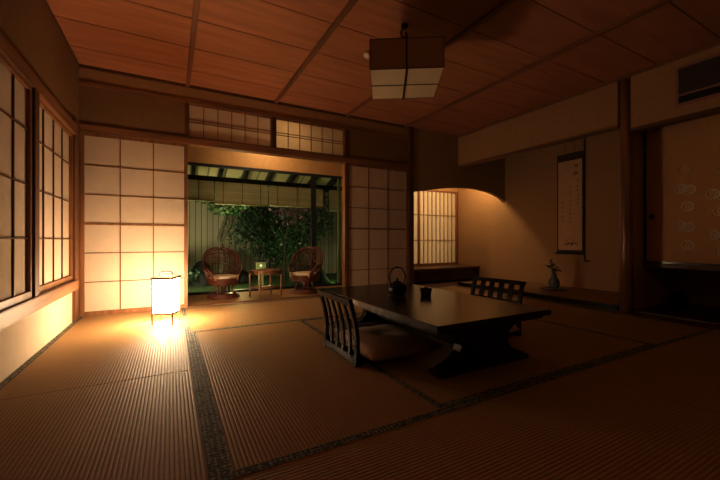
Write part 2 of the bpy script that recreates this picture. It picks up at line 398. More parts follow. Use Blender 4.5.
# arched wall
arch = [(3.205, 1.468), (3.4, 1.495), (3.54, 1.52), (3.74, 1.552), (3.94, 1.58), (4.18, 1.598), (4.41, 1.603), (4.62, 1.592), (4.82, 1.568), (4.95, 1.54), (5.08, 1.50), (5.16, 1.465), (5.23, 1.42)]
slabel(MB().prism([(3.205, ZC+.3)]+arch+[(5.23, ZC+.3)], 1, YB, YB+.07).build('wall_arch', plain('lit_brown_plaster', (.42, .31, .18), .95, noise=.05, nscale=30, bump=.3, bscale=220, spec=.1)), 'dark plaster wall with a shallow arched lower edge', 'wall')
# side-window niche beyond the arch
YW = 5.39
slabel(MB().box(3.0, 3.06, YB+.1, YW+.03, -.03, ZC+.3).build('wall_niche_left', PLASTER), 'plaster end wall of the window niche', 'wall')
slabel(MB().box(3.06, XT, YW+.03, YW+.1, 0, .235).build('wall_niche_low', PLASTER), 'plaster wall below the niche window', 'wall')
slabel(MB().box(3.06, XT, YW+.03, YW+.1, 1.73, ZC+.3).build('wall_niche_high', PLASTER), 'plaster wall above the niche window', 'wall')
def niche_window():
    x0, x1, z0, z1 = 3.06, XT, .235, 1.73; y0 = YW
    fr = MB(); fr.box(x0, x0+.04, y0, y0+.04, z0, z1); fr.box(x1-.06, x1, y0, y0+.04, z0, z1)
    fr.box(x0+.04, x1-.06, y0, y0+.04, z0, z0+.045); fr.box(x0+.04, x1-.06, y0, y0+.04, z1-.03, z1)
    fr.box(4.20, 4.24, y0-.01, y0+.035, z0+.045, z1-.03)
    o = slabel(fr.build('window_6', WOODZ), 'papered niche window with closely spaced upright bars', 'window')
    lt = MB()
    for a, b, n in ((3.10, 4.20, 9), (4.24, 5.17, 9)):
        for i in range(1, n):
            x = a+(b-a)*i/n; lt.box(x-.005, x+.005, y0+.006, y0+.02, z0+.045, z1-.03)
    for z in (.735, 1.23): lt.box(3.10, 5.17, y0+.004, y0+.02, z-.006, z+.006)
    lt.build('lattice', LATT, o)
    MB().box(3.10, 5.17, y0+.021, y0+.024, z0+.045, z1-.03).build('paper_panel', ALCOVE_PAPER, o)
niche_window()
slabel(MB().box(3.06, XT, YW+.35, YW+.38, -.2, ZC).build('wall_beyond_niche', plain('pale_outer_wall', (.7, .65, .5), .9)), 'pale outer wall glimpsed through niche paper', 'wall')
# low cabinet under the niche window
cab = thing('low_cabinet', 'low dark wooden cabinet under the niche window with a flat top', 'cabinet', (4.145, 5.09, 0))
MB().box(-1.085, 1.08, -.29, .30, .205, .235, .003).build('cabinet_top', DKX, cab)
MB().box(-1.08, 1.075, -.24, .30, .0, .204).build('carcass', LACQ, cab)
for x0, x1 in ((-1.07, -.36), (-.35, .36), (.37, 1.07)):
    d = MB().box(x0, x1, -.27, -.243, .012, .2, .003).build('door', plain('cabinet_door_brown', (.07, .035, .018), .5, noise=.2, nscale=20), cab)
    MB().lathe([(0, 0), (.014, 0), (.014, .003), (0, .003)], 12).build('pull', BLACKM, d).matrix_local = Matrix.Translation(((x0+x1)/2+.28, -.27, .11)) @ Matrix.Rotation(PI/2, 4, 'X')

# ---- cupboard on the right
XC = 4.46
slabel(MB().box(XR+.09, XT, YF, YP0+.03, -.03, .012).build('floor_cupboard', wood('recess_floor', (.10, .045, .022), 1)), 'dark board floor under the hanging cupboard', 'floor')
cup = thing('hanging_cupboard', 'built-in cupboard above the dark recess with patterned sliding fusuma', 'cupboard', (XC, 0, 0))
MB().box(-.03, XT-XC, YF, YP0+.03, .455, .50, .003).build('shelf_board', DKY, cup)
MB().box(-.01, XT-XC, YF, YP0+.03, 1.98, 2.02).build('top_board', DKY, cup)
MB().box(.10, .13, YF, YP0+.03, .5, 1.98).build('inner_panel', BLACKM, cup)
def motif(mb, y, z, s=1):
    # a crest of two nested discs with petals, printed on the paper
    x = -.0065
    def ring(cy, cz, ry, rz, r=.0045, a0=0, a1=2*PI, n=22):
        full = abs(a1-a0-2*PI) < .01
        pts = [(x, cy+ry*math.cos(a0+(a1-a0)*i/n), cz+rz*math.sin(a0+(a1-a0)*i/n)) for i in range(n if full else n+1)]
        mb.tube(pts, r, 4, closed=full, cap=False)
    ring(y, z, .048*s, .044*s); ring(y-.012, z, .030*s, .034*s, .0026)
    for k in range(5):
        a = k*2*PI/5+.3; ring(y-.01+.018*math.cos(a), z+.018*math.sin(a),   .011, .011, .002, n=8)
def fusuma(y0, y1, lab, handle_y, off, seed):
    f = MB().box(off, off+.018, y0, y1, .50, 1.98).build('sliding_door', FUSUMA, cup); f['label'] = lab
    fr = MB(); a, b = off-.004, off+.02
    fr.box(a, b, y0, y0+.02, .5, 1.98); fr.box(a, b, y1-.02, y1, .5, 1.98); fr.box(a, b, y0+.02, y1-.02, .5, .515); fr.box(a, b, y0+.02, y1-.02, 1.965, 1.98)
    fr.build('door_frame', LACQ, f)
    mb = MB(); 
    for (yy, zz, dbl) in seed:
        if y0+.06 < yy < y1-.06:
            motif(mb, yy-.02, zz)
            if dbl: motif(mb, yy-.086, zz-.018)
    m = mb.build('printed_crests', GOLD, f); m.location.x = off
    h = MB().lathe([(0, 0), (.026, 0), (.026, .004), (.018, .006), (.014, .003), (0, .002)], 20).build('round_pull', BLACKM, f)
    h.matrix_local = Matrix.Translation((off, handle_y, .985)) @ Matrix.Rotation(-PI/2, 4, 'Y')
seed = [(1.555, 1.25, 1), (1.50, 1.07, 0), (1.56, .885, 1), (1.50, .69, 0), (1.53, 1.43, 0),
        (1.32, 1.17, 1), (1.27, 1.01, 0), (1.32, .79, 1), (1.27, .64, 0), (1.25, 1.40, 1), (1.10, 1.07, 1), (1.12, .905, 0), (1.09, .745, 1), (.88, .98, 1), (.86, .70, 0),
        (.30, 1.0, 1), (.1, .8, 1), (-.2, 1.1, 0), (-.4, .7, 1)]
fusuma(.75, 1.838, 'crest-patterned fusuma panel nearest the post', 1.772, 0, seed)
fusuma(-.35, .77, 'crest-patterned fusuma panel farther along', .72, .022, seed)
fusuma(YF+.01, -.33, 'crest-patterned fusuma panel at the far end', -.4, 0, seed)

# things hidden in the recess
pot = thing('water_pot', 'small black glossy water pot in the dark recess under the cupboard', 'pot', (4.83, 1.68, .012), .4)
MB().lathe([(0, 0), (.05, 0), (.075, .03), (.082, .07), (.074, .12), (.05, .15), (0, .155)], 24).build('body', LACQ, pot, True)
MB().lathe([(0, .150), (.045, .152), (.04, .165), (.012, .17), (.014, .185), (0, .19)], 18).build('lid', LACQ, pot, True)
MB().tube([(.07, 0, .07), (.11, 0, .10), (.125, 0, .14)], [.016, .012, .009], 10).build('spout', LACQ, pot, True)
MB().tube([(-.065, 0, .13), (-.11, 0, .13), (-.12, 0, .08), (-.07, 0, .05)], .008, 8).build('handle', LACQ, pot, True)

# front wall behind the viewer
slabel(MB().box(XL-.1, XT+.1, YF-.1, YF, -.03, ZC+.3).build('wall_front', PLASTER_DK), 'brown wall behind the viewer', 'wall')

# ---- air vent
vent = thing('air_vent', 'rectangular louvred air vent high on the right wall', 'vent', (XR-.006, 1.05, 1.97))
fr = MB(); fr.box(-.012, 0, -.40, .40, 0, .022); fr.box(-.012, 0, -.40, .40, .338, .36); fr.box(-.012, 0, -.40, -.378, .022, .338); fr.box(-.012, 0, .378, .40, .022, .338); fr.box(-.014, 0, -.378, .378, .085, .105)
fr.build('frame', GRILLE, vent)
MB().box(-.003, 0, -.378, .378, .022, .338).build('backing', BLACKM, vent)
lv = MB()
for i in range(13):
    z = .115+i*.0175; lv.prism([(-.011, z), (-.003, z+.008), (-.003, z+.011), (-.011, z+.003)], 1, -.376, .376)
lv.build('louvres', plain('louvre', (.22, .14, .11), .5), vent)
lv = MB()
for i in range(3): z = .032+i*.018; lv.prism([(-.010, z), (-.003, z+.006), (-.003, z+.009), (-.010, z+.003)], 1, -.376, .376)
lv.build('lower_louvres', BLACKM, vent)

# ---- tatami mats
def mat_(x0, x1, y0, y1, axis, label, b0=True, b1=True):
    """axis: direction of ribs and long sides"""
    cx, cy = (x0+x1)/2, (y0+y1)/2
    t = thing('tatami_mat', label, 'tatami mat', (cx, cy, -.03), 0, 'straw mats of the room floor')
    hx, hy = (x1-x0)/2-.001, (y1-y0)/2-.001; bw = .036
    MB().box(-hx, hx, -hy, hy, 0, .03, .0015).build('rush_surface', TAT[axis], t)
    for s, on in ((-1, b0), (1, b1)):
        if not on: continue
        if axis == 1:
            a, b = (-hx, -hx+bw) if s < 0 else (hx-bw, hx)
            MB().box(a, b, -hy, hy, .0301, .0316, .0006).build('cloth_border', HERI[1], t)
        else:
            a, b = (-hy, -hy+bw) if s < 0 else (hy-bw, hy)
            MB().box(-hx, hx, a, b, .0301, .0316, .0006).build('cloth_border', HERI[0], t)
    return t
mat_(XL, S1, 2.21, YB, 1, 'straw tatami mat under the lantern, against the left wall')
mat_(XL, S1, .30, 2.21, 1, 'straw tatami mat at the lower left, under the near left window')
mat_(XL, S1, -1.6, .30, 1, 'straw tatami mat beside the viewer, by the left wall')
mat_(S1, S3, Y4, Y3, 1, 'straw tatami mat between lantern mat and low table')
mat_(S1, 2.05, Y3, YB, 0, 'brightly lit straw mat crossing in front of the garden opening')
mat_(2.05, XR-.14, Y3, YB, 0, 'straw mat in front of the dark pillar behind the table')
mat_(S3, S5, Y4, YM, 0, 'straw mat under the near half of the low table')
mat_(S3, S5, YM, Y3, 0, 'straw mat under the far half of the low table')
mat_(S5, XR-.14, Y4, Y3, 1, 'straw mat running beside the alcove sill')
mat_(S1, 2.05, .22, Y4, 0, 'straw mat across the bottom centre foreground')
mat_(2.05, XR-.14, .22, Y4, 0, 'straw mat in the lower right foreground')
mat_(S1, 2.05, -1.6, .22, 0, 'straw mat underneath the viewer')
mat_(2.05, XR-.14, -1.6, .22, 0, 'straw mat to the right behind the viewer')
slabel(MB().box(XR-.14, XR+.09, YF, YP0-.0, -.03, 0).build('trim_22', DKY), 'dark board edging before the cupboard recess', 'floor edging')
slabel(MB().box(XR-.14, XR-.001, YP0, YB, -.03, 0).build('trim_23', wood('sill_board', (.16, .08, .04), 1)), 'cedar board edging before the alcove sill', 'floor edging')

# ---- lantern
lan = thing('floor_lantern', 'glowing white paper floor lantern with thin frame and top handle', 'lantern', (-.035, 3.58, 0), -math.radians(21))
h = .082
lf = MB()
for sx in (-1, 1):
    for sy in (-1, 1): lf.box(sx*h-.0055, sx*h+.0055, sy*h-.0055, sy*h+.0055, 0, .405)
for z in (.095, .40):
    lf.box(-h, h, -h-.006, -h+.004, z-.006, z+.006); lf.box(-h, h, h-.004, h+.004, z-.004, z+.004)
    lf.box(-h-.004, -h+.004, -h, h, z-.004, z+.004); lf.box(h-.004, h+.006, -h, h, z-.006, z+.006)
lf.build('frame', plain('lantern_frame', (.16, .08, .04), .6), lan)
for k in range(4):
    p = MB().box(-h+.004, h-.004, -h-.0005, -h+.0005, .099, .396).build('paper_shade', LAMPEM, lan)
    p.rotation_euler.z = k*PI/2
tp = MB()
tp.box(-h-.012, h+.012, -h-.012, -h+.01, .405, .413); tp.box(-h-.012, h+.012, h-.01, h+.012, .405, .413)
tp.box(-h-.012, -h+.01, -h+.01, h-.01, .405, .413); tp.box(h-.01, h+.012, -h+.01, h-.01, .405, .413)
tp.build('top_rim', WOODX, lan)
MB().tube([(-.055, 0, .413), (-.055, 0, .435), (-.045, 0, .452), (-.025, 0, .459), (.025, 0, .459), (.045, 0, .452), (.055, 0, .435), (.055, 0, .413)], .0065, 8).build('handle', BLACKM, lan, True)
MB().box(-.055-.02, .075, -.01, .01, .407, .412).build('handle_bar', WOODX, lan)
MB().lathe([(0, .13), (.02, .13), (.03, .17), (.02, .21), (0, .22)], 16).build('bulb', emit('bulb_glow', (1, .72, .4), 8), lan, True)

# ---- ceiling lamp
pl = thing('pendant_lamp', 'square paper pendant lamp hanging from the cedar ceiling', 'ceiling lamp', (1.615, 2.245, 0), -math.radians(32.5))
a = .26; zb, zt = 1.963, 2.175
sh = MB()
sh.box(-a, a, -a, -a+.003, zb, zt); sh.box(-a, a, a-.003, a, zb, zt); sh.box(-a, -a+.003, -a+.003, a-.003, zb, zt); sh.box(a-.003, a, -a+.003, a-.003, zb, zt)
sh.build('shade_sides', paper('shade_side_paper', (.62, .44, .30), .3, .03), pl)
MB().box(-a, a, -a, a, zb-.004, zb-.001).build('shade_bottom', PAPER2, pl)
f = MB()
t = .004
for z in (zb-.003, zt):
    f.box(-a-t, a+t, -a-t, -a, z-t, z+t); f.box(-a-t, a+t, a, a+t, z-t, z+t); f.box(-a-t, -a, -a, a, z-t, z+t); f.box(a, a+t, -a, a, z-t, z+t)
for sx in (-1, 1):
    for sy in (-1, 1): f.box(sx*a-t, sx*a+t, sy*a-t, sy*a+t, zb, zt)
f.build('frame', plain('lamp_frame', (.25, .13, .06), .5), pl)
f = MB(); f.box(-.005, .005, -a-.006, a+.006, zb-.012, zb-.004); f.box(-.005, .005, -a-.008, -a-.002, zb-.012, zt+.01); f.box(-.005, .005, a+.002, a+.008, zb-.012, zt+.01); f.box(-.005, .005, -a-.006, a+.006, zt+.002, zt+.012)
f.build('support_strap', BLACKM, pl)
MB().box(-a, a, -.003, .003, zb-.009, zb-.004).build('cross_rib', plain('rib', (.2, .12, .07), .6), pl)
MB().tube([(0, 0, zt+.01), (0, 0, 2.33)], .006, 8).build('cord', BLACKM, pl)
MB().tube([(-.018, 0, 2.405), (-.03, 0, 2.365), (-.02, 0, 2.335), (0, 0, 2.33), (.02, 0, 2.34), (.01, 0, 2.37)], .007, 8).build('hook', BLACKM, pl, True)
MB().lathe([(0, 2.43), (.028, 2.43), (.028, 2.412), (.018, 2.402), (0, 2.40)], 20).build('ceiling_rose', BLACKM, pl, True)
sd = tag(MB().lathe([(0, 0), (.05, 0), (.052, -.02), (.035, -.04), (0, -.045)], 24).build('smoke_detector', WHITEPL, None, True), 'small off-white round smoke detector on the ceiling behind the lamp', 'smoke detector')
sd.location = (1.575, 2.74, ZC)

# ---- low table
TX0, TX1, TY0, TY1, TZ = 1.10, 1.965, 1.265, 2.74, .33
tcx, tcy = (TX0+TX1)/2, (TY0+TY1)/2
tb = thing('low_table', 'large black lacquered low table on the mats', 'table', (tcx, tcy, .0035))
hx, hy = (TX1-TX0)/2, (TY1-TY0)/2
m = MB(); m.box(-hx, hx, -hy, hy, TZ-.032, TZ, .004); m.build('tabletop', LACQTOP, tb)
m = MB(); m.box(-hx+.03, hx-.03, -hy+.04, -hy+.06, TZ-.055, TZ-.033); m.box(-hx+.03, hx-.03, hy-.06, hy-.04, TZ-.055, TZ-.033)
m.box(-hx+.03, -hx+.05, -hy+.06, hy-.06, TZ-.055, TZ-.033); m.box(hx-.05, hx-.03, -hy+.06, hy-.06, TZ-.055, TZ-.033); m.build('apron', LACQ, tb)
for s in (-1, 1):
    yc = s*(hy-.20); ox = .075
    # shaped trestle leg: foot beam with turned-up toes, waist, wide capital
    pr = [(-.39, 0), (.39, 0), (.40, .022), (.375, .045), (.33, .052), (.27, .075), (.225, .115), (.215, .15), (.235, .185), (.28, .215), (.33, .235), (.34, .275), (-.34, .275), (-.33, .235), (-.28, .215), (-.235, .185), (-.215, .15), (-.225, .115), (-.27, .075), (-.33, .052), (-.375, .045), (-.40, .022)]
    pr = [(q[0]*.87+ox, q[1]) for q in pr]; m = MB().prism(pr, 1, yc-.03, yc+.03); l = m.build('trestle_leg', LACQ, tb)
    m = MB().box(-.36+ox, .36+ox, yc-.055, yc+.055, 0, .028, .008); m.build('foot', LACQ, l)
MB().box(-.03, .03, -hy+.23, hy-.23, .10, .16, .004).build('stretcher', LACQ, tb)

# ---- legless chairs (zaisu)
def zaisu(label, loc, rz, grid):
    """local +x = facing direction, back at x=0, width along y"""
    z = thing('legless_chair', label, 'floor chair', loc, rz, 'floor chairs at the low table')
    w = .225
    def bx(zz):  # x offset of the back at height z : leaning backward with a gentle bow
        return -.045*(zz/.39)**1.6 - .0*zz + .018*math.sin(PI*zz/.39)
    zs = [i*(.405 if grid else .39)/10 for i in range(11)]
    for s in (-1, 1):
        m = MB()
        pr = [(bx(q)-.011, q) for q in zs]+[(bx(q)+.013+(.02 if q < .05 else 0), q) for q in reversed(zs)]
        m.prism(pr, 1, s*w-.014, s*w+.014); m.build('side_post', LACQ, z)
    m = MB()
    for q0, q1 in (((.383, .412),) if grid else ((.355, .395),)): m.prism([(bx(q0)-.012, q0), (bx(q1)-.014, q1), (bx(q1)+.012, q1+.003), (bx(q0)+.012, q0)], 1, -w-.02, w+.02)
    m.build('top_rail', LACQ, z)
    m = MB().prism([(bx(.02)-.011, .012), (bx(.05)-.011, .05), (bx(.05)+.012, .05), (bx(.02)+.012, .012)], 1, -w, w); m.build('bottom_rail', LACQ, z)
    n = 4
    q_ = zs[1:]
    for i in range(n):
        yy = -w+2*w*(i+1)/(n+1); hw = .021 if grid else .014
        pr = [(bx(q)-.007, q) for q in q_]+[(bx(q)+.007, q) for q in reversed(q_)]
        MB().prism(pr, 1, yy-hw, yy+hw).build('slat', LACQ, z)
    if grid:
        for q0, q1 in ((.318, .345), (.22, .262), (.12, .15)):
            MB().prism([(bx(q0)-.0075, q0), (bx(q1)-.0075, q1), (bx(q1)+.0075, q1), (bx(q0)+.0075, q0)], 1, -w, w).build('cross_rail', LACQ, z)
    sd_ = MB(); sd_.box(.02, .42, -w, w, .008, .022, .004); sd_.build('seat_board', LACQ, z)
    return z
def cushion(label, loc, rz, sx, sy, hgt, mat=CUSH, name='floor_cushion', cat='cushion'):
    bm = bmesh.new(); N_ = 22
    for side in (1, -1):
        g = [[None]*(N_+1) for _ in range(N_+1)]
        for i in range(N_+1):
            for j in range(N_+1):
                u, v = 2*i/N_-1, 2*j/N_-1
                e = (1-abs(u)**3.2)*(1-abs(v)**3.2)
                pin = 1-.05*(1-abs(u*v))
                hh = hgt/2*(e**.38)*(1-.22*math.exp(-(u*u+v*v)*14))
                hh *= 1+.06*math.sin(9*u+4*v)*abs(v)
                g[i][j] = bm.verts.new((u*sx*pin, v*sy*pin, hgt/2+side*hh if side > 0 else max(0, hgt/2-hh)))
        for i in range(N_):
            for j in range(N_): bm.faces.new((g[i][j], g[i+1][j], g[i+1][j+1], g[i][j+1]))
    bmesh.ops.remove_doubles(bm, verts=bm.verts[:], dist=.0008)
    mb = MB(); mb.bm.free(); mb.bm = bm
    o = thing(name, label, cat, loc, rz)
    mb.build('cover', mat, o, True)
    t_ = MB()
    for k in range(4):
        a_ = k*PI/2; t_.tube([(0, 0, hgt*.82), (.012*math.cos(a_), .012*math.sin(a_), hgt*.89)], .0015, 5)
    t_.build('tuft', FLOWER, o)
    return o
zaisu('black floor chair with bowed slats on the near left of the table', (.95, 2.03, .002), 0, False)
cushion('plump brownish square cushion by the slatted floor chair', (1.245, 1.96, .024), 0, .265, .29, .105)
zaisu('black floor chair with gridded back on the far side of the table', (2.36, 2.02, .002), PI+.08, True)
cushion('square cushion on the gridded floor chair across the table', (2.09, 2.0, .023), PI, .25, .26, .08)
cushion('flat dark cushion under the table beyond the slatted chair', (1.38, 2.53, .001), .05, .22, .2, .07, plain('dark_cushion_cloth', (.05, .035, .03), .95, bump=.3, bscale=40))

# ---- kettle and cup
kt = thing('iron_kettle', 'black cast iron kettle with tall arched handle on the low table', 'kettle', (1.46, 2.12, TZ+.008), 1.2); kt.scale = (1.15, 1.15, 1.1)
MB().lathe([(0, 0), (.04, 0), (.052, .012), (.060, .035), (.058, .055), (.044, .075), (.028, .082), (0, .083)], 28).build('body', IRON, kt, True)
MB().lathe([(0, .083), (.027, .083), (.026, .09), (.008, .094), (.006, .099), (.010, .105), (.006, .111), (0, .112)], 20).build('lid', IRON, kt, True)
MB().tube([(.05, 0, .045), (.068, 0, .058), (.078, 0, .075)], [.013, .010, .008], 10).build('spout', IRON, kt, True)
MB().tube([(0, -.043, .073)]+[(0, -.052*math.cos(a_), .115+.07*math.sin(a_)) for a_ in [i*PI/12 for i in range(13)]]+[(0, .043, .073)], .0045, 8).build('handle', IRON, kt, True)
tv = thing('iron_trivet', 'thin dark round trivet beneath the iron kettle', 'trivet', (1.46, 2.12, TZ))
MB().lathe([(0, 0), (.062, 0), (.066, .003), (.066, .007), (.06, .0075), (0, .0075)], 28).build('plate', plain('trivet_brown', (.10, .06, .04), .4), tv, True)
cp = thing('lidded_cup', 'dark straight-sided tea caddy cup beside the kettle on the low table', 'cup', (1.635, 2.01, TZ)); cp.scale = (1.18, 1.18, 1.0)
MB().lathe([(0, 0), (.027, 0), (.030, .004), (.033, .03), (.036, .050), (.030, .050), (.027, .03), (.024, .008), (0, .006)], 24).build('body', CERAM, cp, True)
MB().lathe([(.036, .051), (.038, .055), (.034, .060), (.008, .063), (.009, .069), (0, .070)], 24).build('lid', CERAM, cp, True)

# ---- hanging scroll, pole, vase
sc_y0, sc_y1, sc_z0, sc_z1 = 2.885, 3.275, .54, 2.02
sc = thing('hanging_scroll', 'tall calligraphy scroll with dark brocade borders on alcove wall', 'scroll', (XT-.012, (sc_y0+sc_y1)/2, 0))
hw = (sc_y1-sc_y0)/2
MB().box(-.002, .002, -hw, hw, sc_z0, sc_z1).build('mounting', BROCADE, sc)
MB().box(-.0035, -.0021, -hw+.018, hw-.018, sc_z0+.05, sc_z1-.10).build('paper_sheet', SCROLLP, sc)
MB().tube([(-.006, -hw-.004, sc_z0), (-.006, hw+.02, sc_z0)], .012, 12).build('bottom_roller', BLACKM, sc, True)
MB().tube([(-.004, -hw, sc_z1), (-.004, hw, sc_z1)], .007, 8).build('top_rod', BLACKM, sc, True)
MB().tube([(0, -.07, sc_z1), (0, -.03, sc_z1+.5)], .0025, 5).build('hanging_cord', BLACKM, sc)
MB().tube([(0, .07, sc_z1), (0, .03, sc_z1+.5)], .0025, 5).build('hanging_cord', BLACKM, sc)
rnd = random.Random(3)
ik = MB()
def stroke(y, z, dy, dz, w_):
    ik.tube([(-.0042, y, z), (-.0042, y+dy*.5, z+dz*.5+.002), (-.0042, y+dy, z+dz)], [w_, w_*.8, w_*.35], 5)
def glyph(y, z, s):
    for _ in range(5):
        if rnd.random() < .5: stroke(y-rnd.uniform(.2, .5)*s, z+rnd.uniform(-.45, .45)*s, rnd.uniform(.5, .9)*s, rnd.uniform(-.05, .1)*s, .0028*s/.045)
        else: stroke(y+rnd.uniform(-.35, .35)*s, z+rnd.uniform(0, .5)*s, rnd.uniform(-.2, .2)*s, -rnd.uniform(.4, .9)*s, .0028*s/.045)
for zz in (1.82, 1.72): glyph(-.09, zz, .07)
for i, zz in enumerate([1.60-.065*j for j in range(6)]): glyph(-.115, zz, .035)
for i, zz in enumerate([1.52-.065*j for j in range(9)]): glyph(-.005, zz, .028)
for i, zz in enumerate([1.30-.07*j for j in range(5)]): glyph(.11, zz, .035)
# small ink painting: round gourd on a mat of leaves
ik.tube([(-.0042, -.01+.045*math.cos(q), .73+.04*math.sin(q)) for q in [i*PI/9 for i in range(18)]], .0018, 4, closed=True)
for i in range(16): stroke(-.10+.011*i, .68+rnd.uniform(-.006, .014), rnd.uniform(-.02, .02), rnd.uniform(-.022, .004), .008)
ik.build('ink_writing', INK, sc)
po = tag(MB().tube([(XT-.02, 2.868, .44), (XT-.02, 2.868, 2.45)], .006, 8).build('hanging_pole', BLACKM, None, True), 'slim dark upright pole at the right edge of the scroll', 'pole')
MB().tube([(XT-.02, 2.86, .435), (XT-.03, 2.80, .44)], .009, 8).build('foot_hook', BLACKM, po, True)

vs = thing('flower_vase', 'blue and white porcelain vase holding dark flowers in the alcove', 'vase', (4.74, 3.02, .062))
MB().lathe([(0, 0), (.05, 0), (.055, .006), (.068, .03), (.075, .06), (.070, .10), (.050, .14), (.034, .165), (.034, .185), (.042, .20), (.036, .20), (.028, .18), (.04, .14), (0, .02)], 28).build('body', PORC, vs, True)
fl = MB(); r3 = random.Random(11)
lv = MB(); pt = MB()
for i in range(9):
    a_ = r3.uniform(0, 2*PI); d = r3.uniform(.01, .09); top = (d*math.cos(a_), d*math.sin(a_), r3.uniform(.26, .37))
    fl.tube([(0, 0, .12), (top[0]*.3, top[1]*.3, .21), top], .003, 5)
    for j in range(6):
        b_ = r3.uniform(0, 2*PI); L_ = r3.uniform(.05, .085); c = Vector(top)+Vector((r3.uniform(-.01, .01), r3.uniform(-.01, .01), r3.uniform(-.04, .01)))
        dr = Vector((math.cos(b_), math.sin(b_), r3.uniform(-.5, .5))); sd2 = dr.cross(Vector((0, 0, 1))).normalized()*L_*.28
        lv.quad(c, c+dr*L_*.5+sd2, c+dr*L_, c+dr*L_*.5-sd2)
    if i < 3: pt.lathe([(0, -.01), (.012, 0), (.016, .012), (.008, .012), (0, .004)], 8, c=top)
fl.build('stems', BARK, vs); lv.build('leaves', DKLEAF, vs); pt.build('blossoms', FLOWER, vs)
vt = thing('vase_tray', 'round black lacquer tray under the porcelain vase', 'tray', (4.74, 3.02, .0455))
MB().lathe([(0, 0), (.16, 0), (.175, .006), (.175, .014), (.165, .014), (.16, .009), (0, .009)], 36).build('dish', LACQ, vt, True)

# ---- rattan swivel chairs
def rattan_chair(label, loc, rz):
    """local -y = front"""
    c = thing('rattan_chair', label, 'rattan chair', loc, rz, 'rattan swivel chairs in the sun-room'); c.scale = (.88, .88, .93)
    R = .235
    m = MB()
    for r_, z_ in ((.215, .012), (.205, .032), (.185, .048)):
        m.tube([(r_*math.cos(q), r_*math.sin(q), z_) for q in [i*2*PI/28 for i in range(28)]], .013, 8, closed=True)
    m.lathe([(0, .055), (.10, .055), (.18, .045), (.20, .02)], 24)
    m.build('swivel_base', RATTAN, c, True)
    for k in range(4):
        q = PI/4+k*PI/2; ca, sa = math.cos(q), math.sin(q)
        MB().tube([(.195*ca, .195*sa, .03), (.15*ca, .15*sa, .075), (.13*ca, .13*sa, .13), (.17*ca, .17*sa, .185), (.19*ca, .19*sa, .20)], .013, 8).build('leg', RATTAN, c, True)
    MB().lathe([(0, .05), (.03, .05), (.035, .12), (.05, .17), (0, .175)], 14).build('swivel_column', RATTAN, c, True)
    # seat bowl
    m = MB(); m.lathe([(0, .17), (.14, .175), (.20, .19), (.225, .225), (.23, .262), (.215, .262), (.20, .235), (0, .225)], 32)
    for z_, r_ in ((.19, .208), (.208, .220), (.226, .229), (.244, .233), (.262, .236)):
        m.tube([(r_*math.cos(q), r_*math.sin(q), z_) for q in [i*2*PI/32 for i in range(32)]], .0085, 6, closed=True)
    m.build('seat_bowl', RATTAN, c, True)
    m = MB(); m.lathe([(0, .252), (.17, .252), (.20, .262), (.207, .28), (.195, .298), (.15, .306), (0, .308)], 32); m.build('seat_cushion', CUSH2, c, True)
    # hooped shell: angle q measured from the back (+y)
    def top(q):
        t_ = abs(q)/(0.78*PI)
        if t_ < .55: return .40+.275*math.sqrt(max(0, 1-(t_/.55)**2.2))
        if t_ < .80: return .40+.015*math.sin((t_-.55)/.25*PI)
        return .40-.15*((t_-.80)/.20)**1.6
    def pos(q, z_):
        f = max(0, (z_-.26)/.42)
        r_ = R+.02*math.sin(min(1, f)*PI)+.03*f
        return Vector((r_*math.sin(q), r_*math.cos(q)+.045*f, z_))
    QM = .78*PI
    qs = [-QM+2*QM*i/72 for i in range(73)]
    m = MB(); hoop = [pos(q, top(q)) for q in qs]
    m.tube(hoop, .013, 8); m.build('top_hoop', RATTAN, c, True)
    m = MB(); m.tube([p+Vector((0, 0, -.028)) if abs(q) < .5*PI else p+Vector((-.0*p.x, 0, -.024)) for p, q in zip(hoop, qs)], .009, 6)
    # inner loop of the back
    inner = [pos(q, .27+(top(q)-.27)*.82) for q in [-.36*PI+.72*PI*i/40 for i in range(41)]]
    m.tube([pos(-.38*PI, .27)]+inner+[pos(.38*PI, .27)], .009, 6); m.build('inner_hoop', RATTAN, c, True)
    m = MB()
    for i in range(45):
        q = -QM*.97+2*QM*.97*i/44
        zt_ = top(q)-.02
        if zt_ < .29: continue
        ns = 7
        m.tube([pos(q, .262+(zt_-.262)*j/ns) for j in range(ns+1)], .0042 if i % 2 else .006, 5, cap=False)
    m.build('back_canes', RATTAN, c, True)
    m = MB()
    # decorative curved canes across the back and woven band at the bottom
    for s in (-1, 1):
        m.tube([pos(s*(.30*PI-.5*PI*t_), .28+.34*t_**.8) for t_ in [i/14 for i in range(15)]], .006, 6)
        m.tube([pos(s*(.38*PI-.30*PI*t_), .30+.10*math.sin(t_*PI)) for t_ in [i/12 for i in range(13)]], .005, 6)
    for z_ in (.272, .284, .296, .308):
        m.tube([pos(q, z_) for q in qs if abs(q) < .6*PI], .006, 5)
    for z_ in (.45, .54):
        qq = [q for q in qs if top(q) > z_+.03]
        m.tube([pos(q, z_) for q in qq], .004, 5)
    m.build('woven_band', RATTAN, c, True)
    for s in (-1, 1):
        m = MB()
        for j in range(6):
            p = pos(s*QM, .255+.012*j); m.tube([(p.x+.016*math.cos(q), p.y+.016*math.sin(q), p.z) for q in [i*PI/5 for i in range(10)]], .005, 5, closed=True)
        m.build('pale_binding', RATTAN_L, c, True)
    return c
rattan_chair('rattan swivel chair facing the room, left of the small bamboo table', (.60, 4.80, .005), .10)
rattan_chair('rattan swivel chair turned toward the small bamboo table, on its right', (1.66, 4.70, .005), -.75)

